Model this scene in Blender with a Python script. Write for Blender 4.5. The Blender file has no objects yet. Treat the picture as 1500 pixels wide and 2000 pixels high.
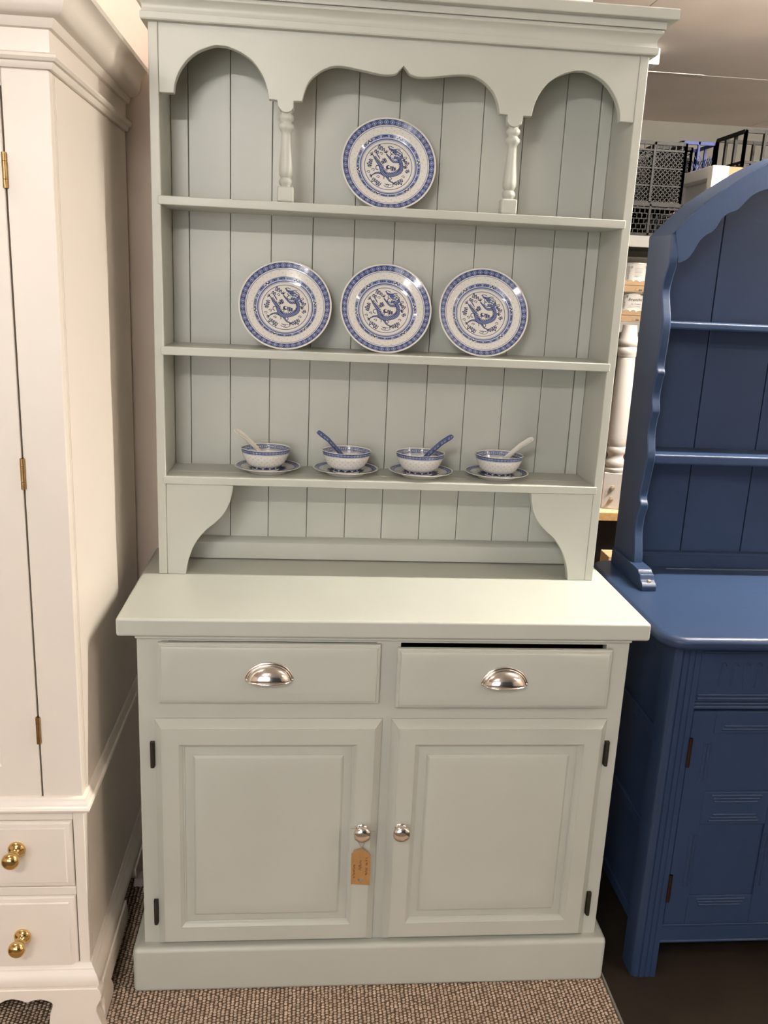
import bpy, bmesh, math, random
import numpy as np
from mathutils import Vector, Matrix

random.seed(7)
rng = np.random.default_rng(7)
scene = bpy.context.scene
COL = scene.collection
PI = math.pi

# ------------------------------------------------------------------ camera
CAM = Vector((-0.1761, -1.6363, 1.5126))
yaw, pitch, roll = -0.0933, -0.2528, 0.0460
fwd = Vector((-math.sin(yaw) * math.cos(pitch), math.cos(yaw) * math.cos(pitch), math.sin(pitch)))
r0 = Vector((math.cos(yaw), math.sin(yaw), 0)); u0 = r0.cross(fwd)
right = r0 * math.cos(roll) + u0 * math.sin(roll)
up = -r0 * math.sin(roll) + u0 * math.cos(roll)
cd = bpy.data.cameras.new('camera'); cam = bpy.data.objects.new('camera', cd); COL.objects.link(cam)
m3 = Matrix((right, up, -fwd)).transposed()
cam.matrix_world = Matrix.Translation(CAM) @ m3.to_4x4()
cd.sensor_fit = 'VERTICAL'; cd.sensor_height = 36.0; cd.sensor_width = 27.0
cd.lens = 1708.4 / 2000 * 36.0; cd.clip_start = 0.02
scene.camera = cam

# ------------------------------------------------------------------ world, exposure, large lights
w = bpy.data.worlds.new('world'); scene.world = w; w.use_nodes = True
w.node_tree.nodes['Background'].inputs[0].default_value = (0.86, 0.90, 1.0, 1)
w.node_tree.nodes['Background'].inputs[1].default_value = 0.05
vs = scene.view_settings
vs.view_transform = 'Standard'; vs.look = 'None'; vs.exposure = 0.0; vs.gamma = 1.0; vs.use_curve_mapping = False

def area_light(name, loc, target, sx, sy, power, col):
    d = bpy.data.lights.new(name, 'AREA'); d.shape = 'RECTANGLE'; d.size = sx; d.size_y = sy
    d.energy = power; d.color = col
    o = bpy.data.objects.new(name, d); COL.objects.link(o); o.location = loc
    o.rotation_euler = (Vector(target) - Vector(loc)).to_track_quat('-Z', 'Y').to_euler()
    return o
LAMPS = [  # x, y, axis, length, radiance, colour : fluorescent tubes under the shop ceiling (built with the setting)
    (-0.75, -2.30, 'x', 0.6, 300, (1.0, 0.955, 0.89)),
    (1.60, 0.215, 'x', 1.2, 740, (1.0, 0.93, 0.82)),
    (-1.25, -0.25, 'x', 0.7, 72, (1.0, 0.89, 0.79)),
    (2.8, -1.7, 'x', 1.2, 150, (1.0, 0.92, 0.82)),  # unseen tube, added to fill the right side with light
]
CEIL = 2.40
area_light('shop_window_daylight', (-1.7, -5.2, 1.35), (-0.3, 0.0, 0.7), 2.8, 1.9, 86, (1.0, 0.98, 0.97))

# ------------------------------------------------------------------ materials
def mat(name, col, rough=0.5, metal=0.0, var=0.0, vscale=6.0, bump=0.0, bscale=120.0, spec=0.5, col2=None, stretch=(1, 1, 1), coat=0.0):
    m = bpy.data.materials.new(name); m.use_nodes = True
    nt = m.node_tree; N = nt.nodes; L = nt.links
    b = N['Principled BSDF']
    b.inputs['Base Color'].default_value = (*col, 1); b.inputs['Roughness'].default_value = rough
    b.inputs['Metallic'].default_value = metal; b.inputs['Specular IOR Level'].default_value = spec
    b.inputs['Coat Weight'].default_value = coat; b.inputs['Coat Roughness'].default_value = 0.1
    tc = N.new('ShaderNodeTexCoord'); mp = N.new('ShaderNodeMapping'); mp.inputs['Scale'].default_value = stretch
    L.new(tc.outputs['Object'], mp.inputs['Vector'])
    if var > 0 or col2:
        n = N.new('ShaderNodeTexNoise'); n.inputs['Scale'].default_value = vscale; n.inputs['Detail'].default_value = 5
        L.new(mp.outputs[0], n.inputs['Vector'])
        r = N.new('ShaderNodeValToRGB')
        a = col2 if col2 else tuple(c * (1 - var) for c in col)
        e = col if col2 else tuple(min(1, c * (1 + var)) for c in col)
        r.color_ramp.elements[0].position = 0.3; r.color_ramp.elements[1].position = 0.7
        r.color_ramp.elements[0].color = (*a, 1); r.color_ramp.elements[1].color = (*e, 1)
        L.new(n.outputs['Fac'], r.inputs['Fac']); L.new(r.outputs['Color'], b.inputs['Base Color'])
    if bump > 0:
        n2 = N.new('ShaderNodeTexNoise'); n2.inputs['Scale'].default_value = bscale; n2.inputs['Detail'].default_value = 3
        L.new(mp.outputs[0], n2.inputs['Vector'])
        bp = N.new('ShaderNodeBump'); bp.inputs['Strength'].default_value = bump; bp.inputs['Distance'].default_value = 0.001
        L.new(n2.outputs['Fac'], bp.inputs['Height']); L.new(bp.outputs['Normal'], b.inputs['Normal'])
    return m

SAGE = mat('sage_green_paint', (0.455, 0.468, 0.420), 0.36, var=0.035, vscale=5, bump=0.12, bscale=160, spec=0.45)
CREAM = mat('cream_paint', (0.80, 0.735, 0.66), 0.34, var=0.02, vscale=4, bump=0.08, bscale=120)
NAVY = mat('dark_blue_paint', (0.022, 0.040, 0.088), 0.38, var=0.08, vscale=5, bump=0.2, bscale=140, spec=0.32)
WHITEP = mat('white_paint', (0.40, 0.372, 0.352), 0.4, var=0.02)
WALLM = mat('cream_wall_plaster', (0.80, 0.68, 0.58), 0.85, var=0.03, vscale=2, bump=0.2, bscale=60)
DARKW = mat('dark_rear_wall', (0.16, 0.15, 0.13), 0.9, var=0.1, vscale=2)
CEILM = mat('ceiling_board', (0.64, 0.57, 0.52), 0.6, var=0.06, vscale=3, bump=0.1, bscale=30)
SEAM = mat('pale_ceiling_strip', (0.75, 0.70, 0.62), 0.6, var=0.05)
FLOORM = mat('dark_floor_vinyl', (0.018, 0.013, 0.009), 0.6, var=0.3, vscale=9, bump=0.15, bscale=40, spec=0.2, col2=(0.026, 0.020, 0.014))
JUTE = mat('carpet_jute', (0.64, 0.515, 0.405), 0.95, vscale=75, col2=(0.34, 0.25, 0.185), spec=0.1)
JUTEB = mat('carpet_backing', (0.10, 0.07, 0.045), 0.95)
EDGE = mat('floor_edge_strip', (0.30, 0.31, 0.27), 0.4, metal=0.4, var=0.1)
CHROME = mat('polished_nickel', (0.80, 0.755, 0.71), 0.14, metal=1.0)
BRASS = mat('polished_brass', (0.72, 0.50, 0.20), 0.16, metal=1.0)
ABRASS = mat('aged_brass_hinge', (0.42, 0.27, 0.12), 0.35, metal=1.0, var=0.2, vscale=60)
DHINGE = mat('dark_bronze_hinge', (0.035, 0.030, 0.022), 0.45, metal=0.5)
DARK = mat('dark_inside_and_shade', (0.03, 0.028, 0.024), 0.8)
KRAFT = mat('kraft_card', (0.36, 0.19, 0.066), 0.85, var=0.08, vscale=90)
CARDB = mat('corrugated_cardboard', (0.175, 0.112, 0.060), 0.85, var=0.08, vscale=20)
STRING = mat('jute_string', (0.36, 0.25, 0.17), 0.9)
INK = mat('brown_ink', (0.085, 0.043, 0.014), 0.7)
BLACKINK = mat('black_marker', (0.015, 0.013, 0.013), 0.5)
GREYINK = mat('grey_print', (0.12, 0.11, 0.105), 0.6)
TINM = mat('white_tin_label', (0.30, 0.285, 0.27), 0.4, var=0.02)
TINRIM = mat('tin_metal', (0.62, 0.60, 0.57), 0.3, metal=0.9)
STEEL = mat('grey_rack_steel', (0.105, 0.10, 0.088), 0.5, var=0.06)
BLKPL = mat('black_crate_plastic', (0.007, 0.006, 0.005), 0.5, spec=0.12)
BLUPL = mat('blue_crate_plastic', (0.016, 0.028, 0.130), 0.5, spec=0.25)
TIMBER = mat('pale_timber', (0.72, 0.50, 0.29), 0.6, var=0.12, vscale=12, stretch=(1, 12, 12))
TIMEND = mat('raw_chipboard_edge', (0.34, 0.20, 0.08), 0.8, var=0.2, vscale=60)
LAMPW = mat('lamp_housing', (0.85, 0.85, 0.83), 0.5)
BOLT = mat('zinc_bolt', (0.62, 0.52, 0.40), 0.35, metal=0.7)

def vcol_mat(name):
    m = bpy.data.materials.new(name); m.use_nodes = True
    N = m.node_tree.nodes; b = N['Principled BSDF']
    a = N.new('ShaderNodeVertexColor'); a.layer_name = 'print'
    m.node_tree.links.new(a.outputs['Color'], b.inputs['Base Color'])
    b.inputs['Roughness'].default_value = 0.10; b.inputs['Specular IOR Level'].default_value = 0.6
    return m
PORC = vcol_mat('printed_glazed_porcelain')
PORCW = mat('white_glazed_porcelain', (0.68, 0.66, 0.61), 0.10, spec=0.6)

# ------------------------------------------------------------------ mesh helpers
class MB:
    def __init__(s): s.v = []; s.f = []
    def add(s, vs, fs):
        o = len(s.v); s.v += [tuple(p) for p in vs]; s.f += [tuple(i + o for i in f) for f in fs]; return s
    def box(s, x0, x1, y0, y1, z0, z1):
        return s.add([(x0, y0, z0), (x1, y0, z0), (x1, y1, z0), (x0, y1, z0), (x0, y0, z1), (x1, y0, z1), (x1, y1, z1), (x0, y1, z1)],
                     [(0, 3, 2, 1), (4, 5, 6, 7), (0, 1, 5, 4), (1, 2, 6, 5), (2, 3, 7, 6), (3, 0, 4, 7)])
    def bar(s, a, b, t, u=None):
        a = Vector(a); b = Vector(b); d = (b - a).normalized()
        r = d.cross(Vector((0, 0, 1)) if abs(d.z) < .9 else Vector((1, 0, 0))).normalized(); q = r.cross(d)
        t2 = t if u is None else u
        vs = [p + r * (i * t / 2) + q * (j * t2 / 2) for p in (a, b) for i, j in ((-1, -1), (1, -1), (1, 1), (-1, 1))]
        return s.add(vs, [(0, 1, 2, 3), (7, 6, 5, 4), (0, 4, 5, 1), (1, 5, 6, 2), (2, 6, 7, 3), (3, 7, 4, 0)])
    def prism(s, pts, axis, a, b):
        """closed 2-D outline extruded along an axis; pts are the two remaining coordinates in xyz order"""
        def P(p, t):
            return (t, p[0], p[1]) if axis == 'x' else ((p[0], t, p[1]) if axis == 'y' else (p[0], p[1], t))
        n = len(pts); vs = [P(p, a) for p in pts] + [P(p, b) for p in pts]
        fs = [tuple(range(n)), tuple(range(2 * n - 1, n - 1, -1))] + [(i, i + n, (i + 1) % n + n, (i + 1) % n) for i in range(n)]
        return s.add(vs, fs)
    def lathe(s, prof, n=24, org=(0, 0, 0), axis='z', closed=False):
        """prof = (radius, height)"""
        vs = []; fs = []
        for r, h in prof:
            for k in range(n):
                a = 2 * PI * k / n; c, d = r * math.cos(a), r * math.sin(a)
                p = (c, d, h) if axis == 'z' else ((c, -h, d) if axis == 'y' else (h, c, d))
                vs.append((p[0] + org[0], p[1] + org[1], p[2] + org[2]))
        m = len(prof)
        for i in range(m - 1):
            for k in range(n):
                fs.append((i * n + k, i * n + (k + 1) % n, (i + 1) * n + (k + 1) % n, (i + 1) * n + k))
        fs.append(tuple(reversed(range(n)))); fs.append(tuple(range((m - 1) * n, m * n)))
        return s.add(vs, fs)
    def tube(s, pts, rad, n=8):
        pts = [Vector(p) for p in pts]; vs = []; fs = []
        for i, p in enumerate(pts):
            t = (pts[min(i + 1, len(pts) - 1)] - pts[max(i - 1, 0)]).normalized()
            r = t.cross(Vector((0.13, 0.2, 1))).normalized(); q = r.cross(t)
            rr = rad[i] if isinstance(rad, (list, tuple)) else rad
            vs += [p + r * (rr * math.cos(2 * PI * k / n)) + q * (rr * math.sin(2 * PI * k / n)) for k in range(n)]
        for i in range(len(pts) - 1):
            for k in range(n):
                fs.append((i * n + k, i * n + (k + 1) % n, (i + 1) * n + (k + 1) % n, (i + 1) * n + k))
        fs.append(tuple(range(n))); fs.append(tuple(range((len(pts) - 1) * n, len(pts) * n)))
        return s.add(vs, fs)
    def rings(s, x0, x1, z0, z1, prof, y=0.0):
        """nested rectangles: prof = (inset, y); first ring is the back edge, last one is closed"""
        vs = []; fs = []
        for ins, yy in prof:
            vs += [(x0 + ins, y + yy, z0 + ins), (x1 - ins, y + yy, z0 + ins), (x1 - ins, y + yy, z1 - ins), (x0 + ins, y + yy, z1 - ins)]
        for i in range(len(prof) - 1):
            for k in range(4):
                fs.append((i * 4 + k, i * 4 + (k + 1) % 4, i * 4 + 4 + (k + 1) % 4, i * 4 + 4 + k))
        e = 4 * (len(prof) - 1); fs.append((e, e + 1, e + 2, e + 3))
        return s.add(vs, fs)
    def sweep(s, prof, path):
        """prof = (out, z) closed; path = functions out -> (x, y)"""
        n = len(prof); vs = []; fs = []
        for f in path: vs += [(*f(o), z) for o, z in prof]
        for i in range(len(path) - 1):
            for k in range(n):
                fs.append((i * n + k, i * n + (k + 1) % n, (i + 1) * n + (k + 1) % n, (i + 1) * n + k))
        fs.append(tuple(range(n))); fs.append(tuple(range((len(path) - 1) * n, len(path) * n)))
        return s.add(vs, fs)
    def build(s, name, material, parent=None, bevel=0.0, seg=2, smooth=35, origin=None):
        me = bpy.data.meshes.new(name)
        vs = s.v
        if origin is not None: vs = [(p[0] - origin[0], p[1] - origin[1], p[2] - origin[2]) for p in vs]
        me.from_pydata(vs, [], s.f)
        bm = bmesh.new(); bm.from_mesh(me); bmesh.ops.recalc_face_normals(bm, faces=bm.faces[:]); bm.to_mesh(me); bm.free()
        if smooth:
            for p in me.polygons: p.use_smooth = True
            me.set_sharp_from_angle(angle=math.radians(smooth))
        me.materials.append(material)
        o = bpy.data.objects.new(name, me); COL.objects.link(o)
        if origin is not None: o.location = origin
        if parent is not None:
            o.parent = parent
            o.location = Vector(o.location) - WORLD[parent.name]
        WORLD[o.name] = (WORLD[parent.name] if parent is not None else Vector((0, 0, 0))) + o.location
        if bevel > 0:
            b = o.modifiers.new('bevel', 'BEVEL'); b.width = bevel; b.segments = seg; b.limit_method = 'ANGLE'; b.angle_limit = math.radians(40)
            b.harden_normals = True
        return o
WORLD = {}
def ctr(x0, x1, y0, y1, z0, z1): return ((x0 + x1) / 2, (y0 + y1) / 2, (z0 + z1) / 2)
def thing(name, label, cat, loc, group=None):
    o = bpy.data.objects.new(name, None); COL.objects.link(o); o.location = loc; o.empty_display_size = 0.05
    WORLD[o.name] = Vector(loc); tag(o, label, cat, group); return o
def tag(o, label, cat, group=None):
    o['label'] = label; o['category'] = cat
    if group: o['group'] = group
    return o
def struct(o): o['kind'] = 'structure'; return o
def box(name, b, material, parent=None, bevel=0.0, seg=2):
    return MB().box(*b).build(name, material, parent, bevel, seg)
def catmull(pts, k=6, closed=False):
    out = []; n = len(pts)
    P = lambda i: Vector(pts[i % n]) if closed else Vector(pts[max(0, min(n - 1, i))])
    for i in range(n if closed else n - 1):
        p0, p1, p2, p3 = P(i - 1), P(i), P(i + 1), P(i + 2)
        for j in range(k):
            t = j / k
            out.append(tuple(0.5 * ((2 * p1) + (p2 - p0) * t + (2 * p0 - 5 * p1 + 4 * p2 - p3) * t * t + (3 * p1 - p0 - 3 * p2 + p3) * t ** 3)))
    if not closed: out.append(tuple(pts[-1]))
    return out
def copy_tree(o, parent=None):
    c = o.copy(); COL.objects.link(c); c.parent = parent
    for ch in list(o.children): copy_tree(ch, c)
    return c

# ================================================================== SETTING
struct(box('floor', (-3.6, 3.4, -5.6, 3.2, -0.12, 0.0), FLOORM))
wb = struct(box('wall_back', (-3.6, 0.44, 0.50, 0.61, 0.0, CEIL), WALLM))
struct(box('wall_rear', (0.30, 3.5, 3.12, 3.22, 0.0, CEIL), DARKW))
struct(box('wall_left', (-3.7, -3.6, -5.6, 0.66, 0.0, CEIL), WALLM))
struct(box('wall_right', (3.4, 3.5, -5.6, 3.22, 0.0, CEIL), WALLM))
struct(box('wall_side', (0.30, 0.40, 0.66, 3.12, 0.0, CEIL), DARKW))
ce = struct(box('ceiling', (-3.7, 3.5, -5.6, 3.22, CEIL + 0.012, CEIL + 0.08), SEAM))
SX = [-3.7, -2.46, -1.24, -0.02, 0.868, 2.09, 3.5]; SY = [-5.6, -3.0, -0.30, 2.142, 3.22]
for i in range(len(SX) - 1):
    for j in range(len(SY) - 1):
        box('ceiling_panel', (SX[i] + .002, SX[i + 1] - .002, SY[j] + .006, SY[j + 1] - .006, CEIL, CEIL + 0.0125), CEILM, ce)

box('joint_strip', (.44, 1.40, 2.136, 2.149, CEIL - .0015, CEIL + .001), SEAM, ce)
# woven carpet: backing, then the countable-by-nobody loops of its pile
cb = box('carpet_backing', (-3.0, 0.526, -3.2, 0.50, 0.0, 0.002), JUTEB)
tag(cb, 'brown woven carpet lying under the sage green dresser and white wardrobe', 'carpet')
def carpet_loops():
    sx, sy = 0.0088, 0.0072; V = []; F = []
    ring = np.array([[math.cos(a), math.sin(a)] for a in np.arange(6) * PI / 3])
    xs = np.arange(-1.02, 0.522, sx); ys = np.arange(-0.62, 0.49, sy)
    X, Y = np.meshgrid(xs, ys); Y = Y + (np.arange(len(xs)) % 2)[None, :] * sy * 0.5
    X = X.ravel() + rng.normal(0, 0.0006, X.size); Y = Y.ravel() + rng.normal(0, 0.0006, Y.size)
    keep = ~((np.abs(X) < 0.515) & (Y > -0.015)); X = X[keep]; Y = Y[keep]; n = len(X)
    h = rng.uniform(0.0032, 0.0052, n); tw = rng.normal(0.35, 0.25, n)
    verts = np.zeros((n, 13, 3))
    ca, sa = np.cos(tw), np.sin(tw)
    for lvl, (rr, zz) in enumerate(((1.0, 0.0015), (0.72, 0.78))):
        rx = ring[:, 0] * 0.0042 * rr; ry = ring[:, 1] * 0.0033 * rr
        verts[:, lvl * 6:lvl * 6 + 6, 0] = X[:, None] + ca[:, None] * rx - sa[:, None] * ry
        verts[:, lvl * 6:lvl * 6 + 6, 1] = Y[:, None] + sa[:, None] * rx + ca[:, None] * ry
        verts[:, lvl * 6:lvl * 6 + 6, 2] = (h * zz)[:, None] if lvl else 0.0012
    verts[:, 12] = np.stack([X, Y, h], 1)
    base = [(k, (k + 1) % 6, 6 + (k + 1) % 6, 6 + k) for k in range(6)]; tri = [(6 + k, 6 + (k + 1) % 6, 12) for k in range(6)]
    off = (np.arange(n) * 13)[:, None, None]
    fq = (np.array(base)[None] + off).reshape(-1, 4); ft = (np.array(tri)[None] + off).reshape(-1, 3)
    me = bpy.data.meshes.new('carpet_pile')
    nv = n * 13; loops = np.concatenate([fq.ravel(), ft.ravel()]).astype(np.int32)
    st = np.concatenate([np.arange(len(fq)) * 4, len(fq) * 4 + np.arange(len(ft)) * 3]).astype(np.int32)
    me.vertices.add(nv); me.vertices.foreach_set('co', verts.ravel())
    me.loops.add(len(loops)); me.loops.foreach_set('vertex_index', loops)
    me.polygons.add(len(st)); me.polygons.foreach_set('loop_start', st)
    me.update(calc_edges=True); me.validate()
    for p in me.polygons: p.use_smooth = True
    me.materials.append(JUTE)
    o = bpy.data.objects.new('carpet_pile', me); COL.objects.link(o)
    tag(o, 'coarse tan and brown loop pile of the woven carpet', 'carpet pile'); o['kind'] = 'stuff'
carpet_loops()
struct(box('trim_1', (0.5265, 0.531, -3.2, 0.50, 0.0, 0.004), EDGE, bevel=0.001))
LAMPL = ['white tube lamp under the ceiling, crosswise, facing the sage dresser', 'white tube lamp under the ceiling above the blue dresser', 'white tube lamp under the ceiling above the wardrobe', 'added fill tube lamp under the ceiling beside the right-hand wall']
for (lx, ly, ax, ln, rad, cc), lab in zip(LAMPS, LAMPL):
    t = thing('tube_lamp', lab, 'lamp', (lx, ly, CEIL), 'ceiling tube lamps')
    hx, hy = (ln / 2 + .03, .03) if ax == 'x' else (.03, ln / 2 + .03)
    box('housing', (lx - hx, lx + hx, ly - hy, ly + hy, CEIL - .045, CEIL), LAMPW, t, 0.004)
    em = bpy.data.materials.new('lit_tube'); em.use_nodes = True; pb = em.node_tree.nodes['Principled BSDF']
    pb.inputs['Base Color'].default_value = (.8, .8, .8, 1); pb.inputs['Emission Color'].default_value = (*cc, 1); pb.inputs['Emission Strength'].default_value = rad
    d = Vector((ln / 2, 0, 0)) if ax == 'x' else Vector((0, ln / 2, 0)); c0 = Vector((lx, ly, CEIL - .085))
    MB().tube([c0 - d, c0 + d], .019, 12).build('tube', em, t, smooth=60)
    for q in (-1, 1):
        e = c0 + d * q
        box('end_holder', (e.x - .012, e.x + .012, e.y - .012, e.y + .012, CEIL - .105, CEIL - .044), LAMPW, t, 0.003)

# ================================================================== SAGE GREEN DRESSER
D = thing('kitchen_dresser', 'tall sage green painted kitchen dresser with arched open shelves and cupboards below', 'dresser', (0, 0.2, 0))
WT = 0.8662; WB = 0.8279
box('plinth', (-0.5234, 0.5234, -0.0234, 0.455, 0.0, 0.112), SAGE, D, 0.011, 3)
c = MB()
for s in (-1, 1):
    c.box(min(s * .5, s * .478), max(s * .5, s * .478), 0.0, 0.455, 0.10, WB)
c.box(-.478, -.452, 0, .022, .10, WB).box(.452, .478, 0, .022, .10, WB).box(-.024, .024, 0, .022, .10, WB)
for a, b in ((-.452, -.024), (.024, .452)):
    c.box(a, b, 0, .022, .8158, WB).box(a, b, 0, .022, .630, .690).box(a, b, 0, .022, .10, .132)
c.build('carcass', SAGE, D)
c = MB().box(-.478, .478, .44, .45, .11, WB - .001).box(-.478, .478, .03, .44, .655, .66).box(-.478, .478, .03, .44, .115, .12)
c.build('inner_boards', DARK, D)
MB().box(-.503, .503, -.006, 0.0, .8215, WB).build('top_moulding', SAGE, D, 0.002)
box('worktop', (-.5376, .5376, -.0125, .462, WB, WT), SAGE, D, 0.006, 3)

def drawer(x0, x1, z0, z1, y, hx, hz):
    d = MB().rings(x0, x1, z0, z1, [(0.002, .004), (0, 0), (0, -.0085), (.0022, -.0105), (.0055, -.0105), (.0068, -.0145), (.0095, -.0155), (.03, -.0155)], y).build('drawer', SAGE, D, smooth=25)
    box('drawer_box', (x0 + .012, x1 - .012, y + .003, .40, z0 + .012, z1 - .02), DARK, d)
    h = MB(); A, H, DD = .0425, .0315, .0215
    yb = y - .0155; nu, nv = 24, 8
    vs = []; fs = []
    for i in range(nu + 1):
        u = PI * i / nu
        for j in range(nv + 1):
            v = PI / 2 * j / nv
            vs.append((hx + A * math.cos(u), yb - .003 - DD * math.sin(u) ** .8 * math.sin(v), hz + H * math.sin(u) * math.cos(v)))
    for i in range(nu):
        for j in range(nv):
            a = i * (nv + 1) + j; fs.append((a, a + 1, a + nv + 2, a + nv + 1))
    h.add(vs, fs)
    cup = h.build('cup_handle', CHROME, d, smooth=60)
    so = cup.modifiers.new('thick', 'SOLIDIFY'); so.thickness = .0015
    f = MB()
    arc = lambda a, b, yy, dz=0: [(hx + a * math.cos(PI * i / 28), yy, hz + dz + b * math.sin(PI * i / 28)) for i in range(29)]
    f.tube(arc(.0465, .0365, yb - .0012), .0026, 8)
    f.tube(arc(.0430, .0325, yb - .0035), .0022, 8)
    f.tube([(hx + A * math.cos(PI * i / 28), yb - .003 - DD * math.sin(PI * i / 28) ** .8, hz) for i in range(29)], .0016, 8)
    for s in (-1, 1): f.lathe([(.0001, -.001), (.0045, 0), (.0035, .004), (.0001, .005)], 12, (hx + s * .0445, yb, hz + .001), 'y')
    f.build('handle_rim', CHROME, d, smooth=60)
    return d
drawer(-.4587, -.0170, .6852, .8146, 0.0, -.2393, .7400)
drawer(.0168, .4606, .6800, .8094, -.007, .2375, .7362)

DOORP = [(.002, .004), (0, 0), (0, -.004), (.002, -.006), (.008, -.012), (.013, -.018), (.0150, -.0195), (.0165, -.0195), (.0165, -.021), (.050, -.021), (.050, -.0195), (.054, -.017), (.0575, -.0125), (.0600, -.0115), (.0605, -.0095), (.070, -.0095)]
def door(x0, x1, z0, z1, kx, kz, hingex, hz):
    # frame ring only; the raised panel is its own piece
    fr = MB().rings(x0, x1, z0, z1, DOORP)
    fr.f = fr.f[:-1]
    d = fr.build('door', SAGE, D, smooth=22)
    MB().rings(x0 + .058, x1 - .058, z0 + .058, z1 - .058, [(0, .004), (0, -.0092), (.019, -.0115), (.0195, -.0135), (.0235, -.0172), (.026, -.018), (.05, -.018)]).build('raised_panel', SAGE, d, smooth=22)
    MB().lathe([(.0001, 0), (.0125, 0), (.0135, .003), (.0100, .005), (.0085, .009), (.0105, .012), (.0165, .0155), (.0185, .0195), (.0182, .0230), (.0155, .0262), (.008, .0285), (.0001, .029)], 32, (kx, -.0205, kz), 'y').build('knob', CHROME, d, smooth=60)
    for za, zb in hz:
        MB().box(hingex - .0045, hingex + .0045, -.0075, .002, za, zb).lathe([(.004, za - .001), (.004, zb + .001)], 10, (hingex, -.008, 0)).build('hinge', DHINGE, d)
    return d
door(-.4686, -.0070, .113, .6483, -.0408, .4005, -.4738, ((.165, .2215), (.5415, .596)))
door(.0125, .4700, .113, .6483, .0419, .4010, .4762, ((.167, .2225), (.5415, .596)))

# --- hutch
HY = .258; HT = 1.991
for s in (-1, 1):
    box('side_panel', (min(s * .498, s * .479), max(s * .498, s * .479), HY, .428, WT, HT), SAGE, D, 0.0022)
S1, S2, S3 = 1.6688, 1.3692, 1.0912
for z in (S1, S2):
    box('shelf', (-.4845, .4845, HY - .004, .404, z - .0175, z), SAGE, D, 0.002)
sh = box('shelf', (-.4845, .4845, HY - .004, .3142, S3 - .0172, S3), SAGE, D, 0.002)
box('shelf_board', (-.479, .479, .3150, .404, S3 - .0172, S3), SAGE, sh, 0.0015)
box('backing', (-.479, .479, .4135, .428, WT, HT), SAGE, D)
gx = [-.479, -.4418, -.3528, -.2632, -.1717, -.0797, .0096, .1017, .1930, .2835, .3745, .4516, .479]
for i in range(12):
    ft = .402 if i < 11 else .398
    MB().box(gx[i] + .0005, gx[i + 1] - .0005, ft, .4136, .90, HT - .002).build('backboard_plank', SAGE, D, 0.0017, 2)
MB().prism([(.404, WT + .003), (.374, WT + .003), (.374, .9085), (.378, .9125), (.392, .917), (.404, .917)], 'x', -.479, .479).build('back_rail', SAGE, D)
half = [(0.0, 1.937), (.0075, 1.9285), (.0145, 1.922), (.030, 1.9185), (.053, 1.9195), (.084, 1.924), (.116, 1.928), (.138, 1.9275), (.152, 1.923), (.167, 1.915), (.1845, 1.899), (.1945, 1.879), (.199, 1.860),
        (.2160, 1.859), (.2165, 1.8470), (.2205, 1.8410), (.2265, 1.8380), (.2330, 1.8375), (.2395, 1.8400), (.2455, 1.8460), (.2475, 1.8490), (.2485, 1.859), (.2655, 1.8595),
        (.2695, 1.881), (.2790, 1.903), (.2955, 1.9245), (.317, 1.939), (.344, 1.9485), (.358, 1.950), (.373, 1.949), (.3995, 1.939), (.420, 1.9245), (.4375, 1.9025), (.4475, 1.879), (.450, 1.860), (.479, 1.8595)]
a1 = catmull(half[0:13], 4); a3 = catmull(half[22:35], 4)
prof = a1 + half[13:22] + a3 + [half[35]]
outl = [(-x, z) for x, z in reversed(prof)] + prof[1:] + [(.479, HT), (-.479, HT)]
MB().prism(outl, 'y', HY + .0004, HY + .0195).build('valance', SAGE, D, 0.0018, 2, smooth=30)
cor = [(0, 1.985), (.0115, 1.985), (.0128, 1.9875), (.0128, 1.9985), (.0104, 1.9995), (.0092, 2.0040), (.0090, 2.0090), (.0106, 2.0150), (.0145, 2.0200), (.0178, 2.0225), (.0186, 2.0255), (.0172, 2.0285), (.0140, 2.0290), (.0140, 2.0303), (.0205, 2.0305), (.0205, 2.0440),
       (.0375, 2.0444), (.0385, 2.0460), (.0385, 2.0620), (.0365, 2.0645), (0, 2.0645)]
MB().sweep(cor, [lambda o: (-.498 - o, .430), lambda o: (-.498 - o, HY - o), lambda o: (.498 + o, HY - o), lambda o: (.498 + o, .430)]).build('cornice', SAGE, D, smooth=24)
box('top_board', (-.498, .498, HY, .430, 2.044, 2.0635), SAGE, D)
brp = catmull([(.334, 1.0738), (.3365, 1.055), (.343, 1.030), (.356, 1.006), (.374, .9865), (.393, .9705), (.409, .9515), (.423, .928), (.432, .903), (.4365, .884), (.4385, WT)], 5)
for s in (-1, 1):
    pts = brp + [(.479, WT), (.479, 1.0738)]
    MB().prism([(s * x, z) for x, z in pts], 'y', HY + .0004, HY + .020).build('corner_bracket', SAGE, D, 0.0018, 2, smooth=30)
for sx in (-.2300, .2335):
    sp = MB()
    sp.lathe([(.0120, 1.8440), (.0105, 1.8390), (.0105, 1.8375), (.0138, 1.8340), (.0146, 1.8300), (.0138, 1.8255), (.0105, 1.8225), (.0105, 1.8205), (.0150, 1.8165), (.0155, 1.8110), (.0125, 1.8065), (.0098, 1.8030), (.0098, 1.7960), (.0112, 1.7750), (.0136, 1.7450), (.0146, 1.7310), (.0138, 1.7220), (.0098, 1.7165), (.0132, 1.7125), (.0140, 1.7085), (.0130, 1.7045), (.0105, 1.7015), (.0105, 1.6980)][::-1], 24, (sx, .2745, 0))
    o = sp.build('spindle', SAGE, D, smooth=50)
    blk = MB().box(sx - .0168, sx + .0168, .2745 - .0165, .2745 + .0165, S1, S1 + .0300)
    blk.build('spindle_block', SAGE, o, 0.004, 3)
    MB().box(sx - .0150, sx + .0150, HY + .004, .291, 1.8420, 1.868).build('spindle_block', SAGE, o, 0.005, 3)

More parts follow.
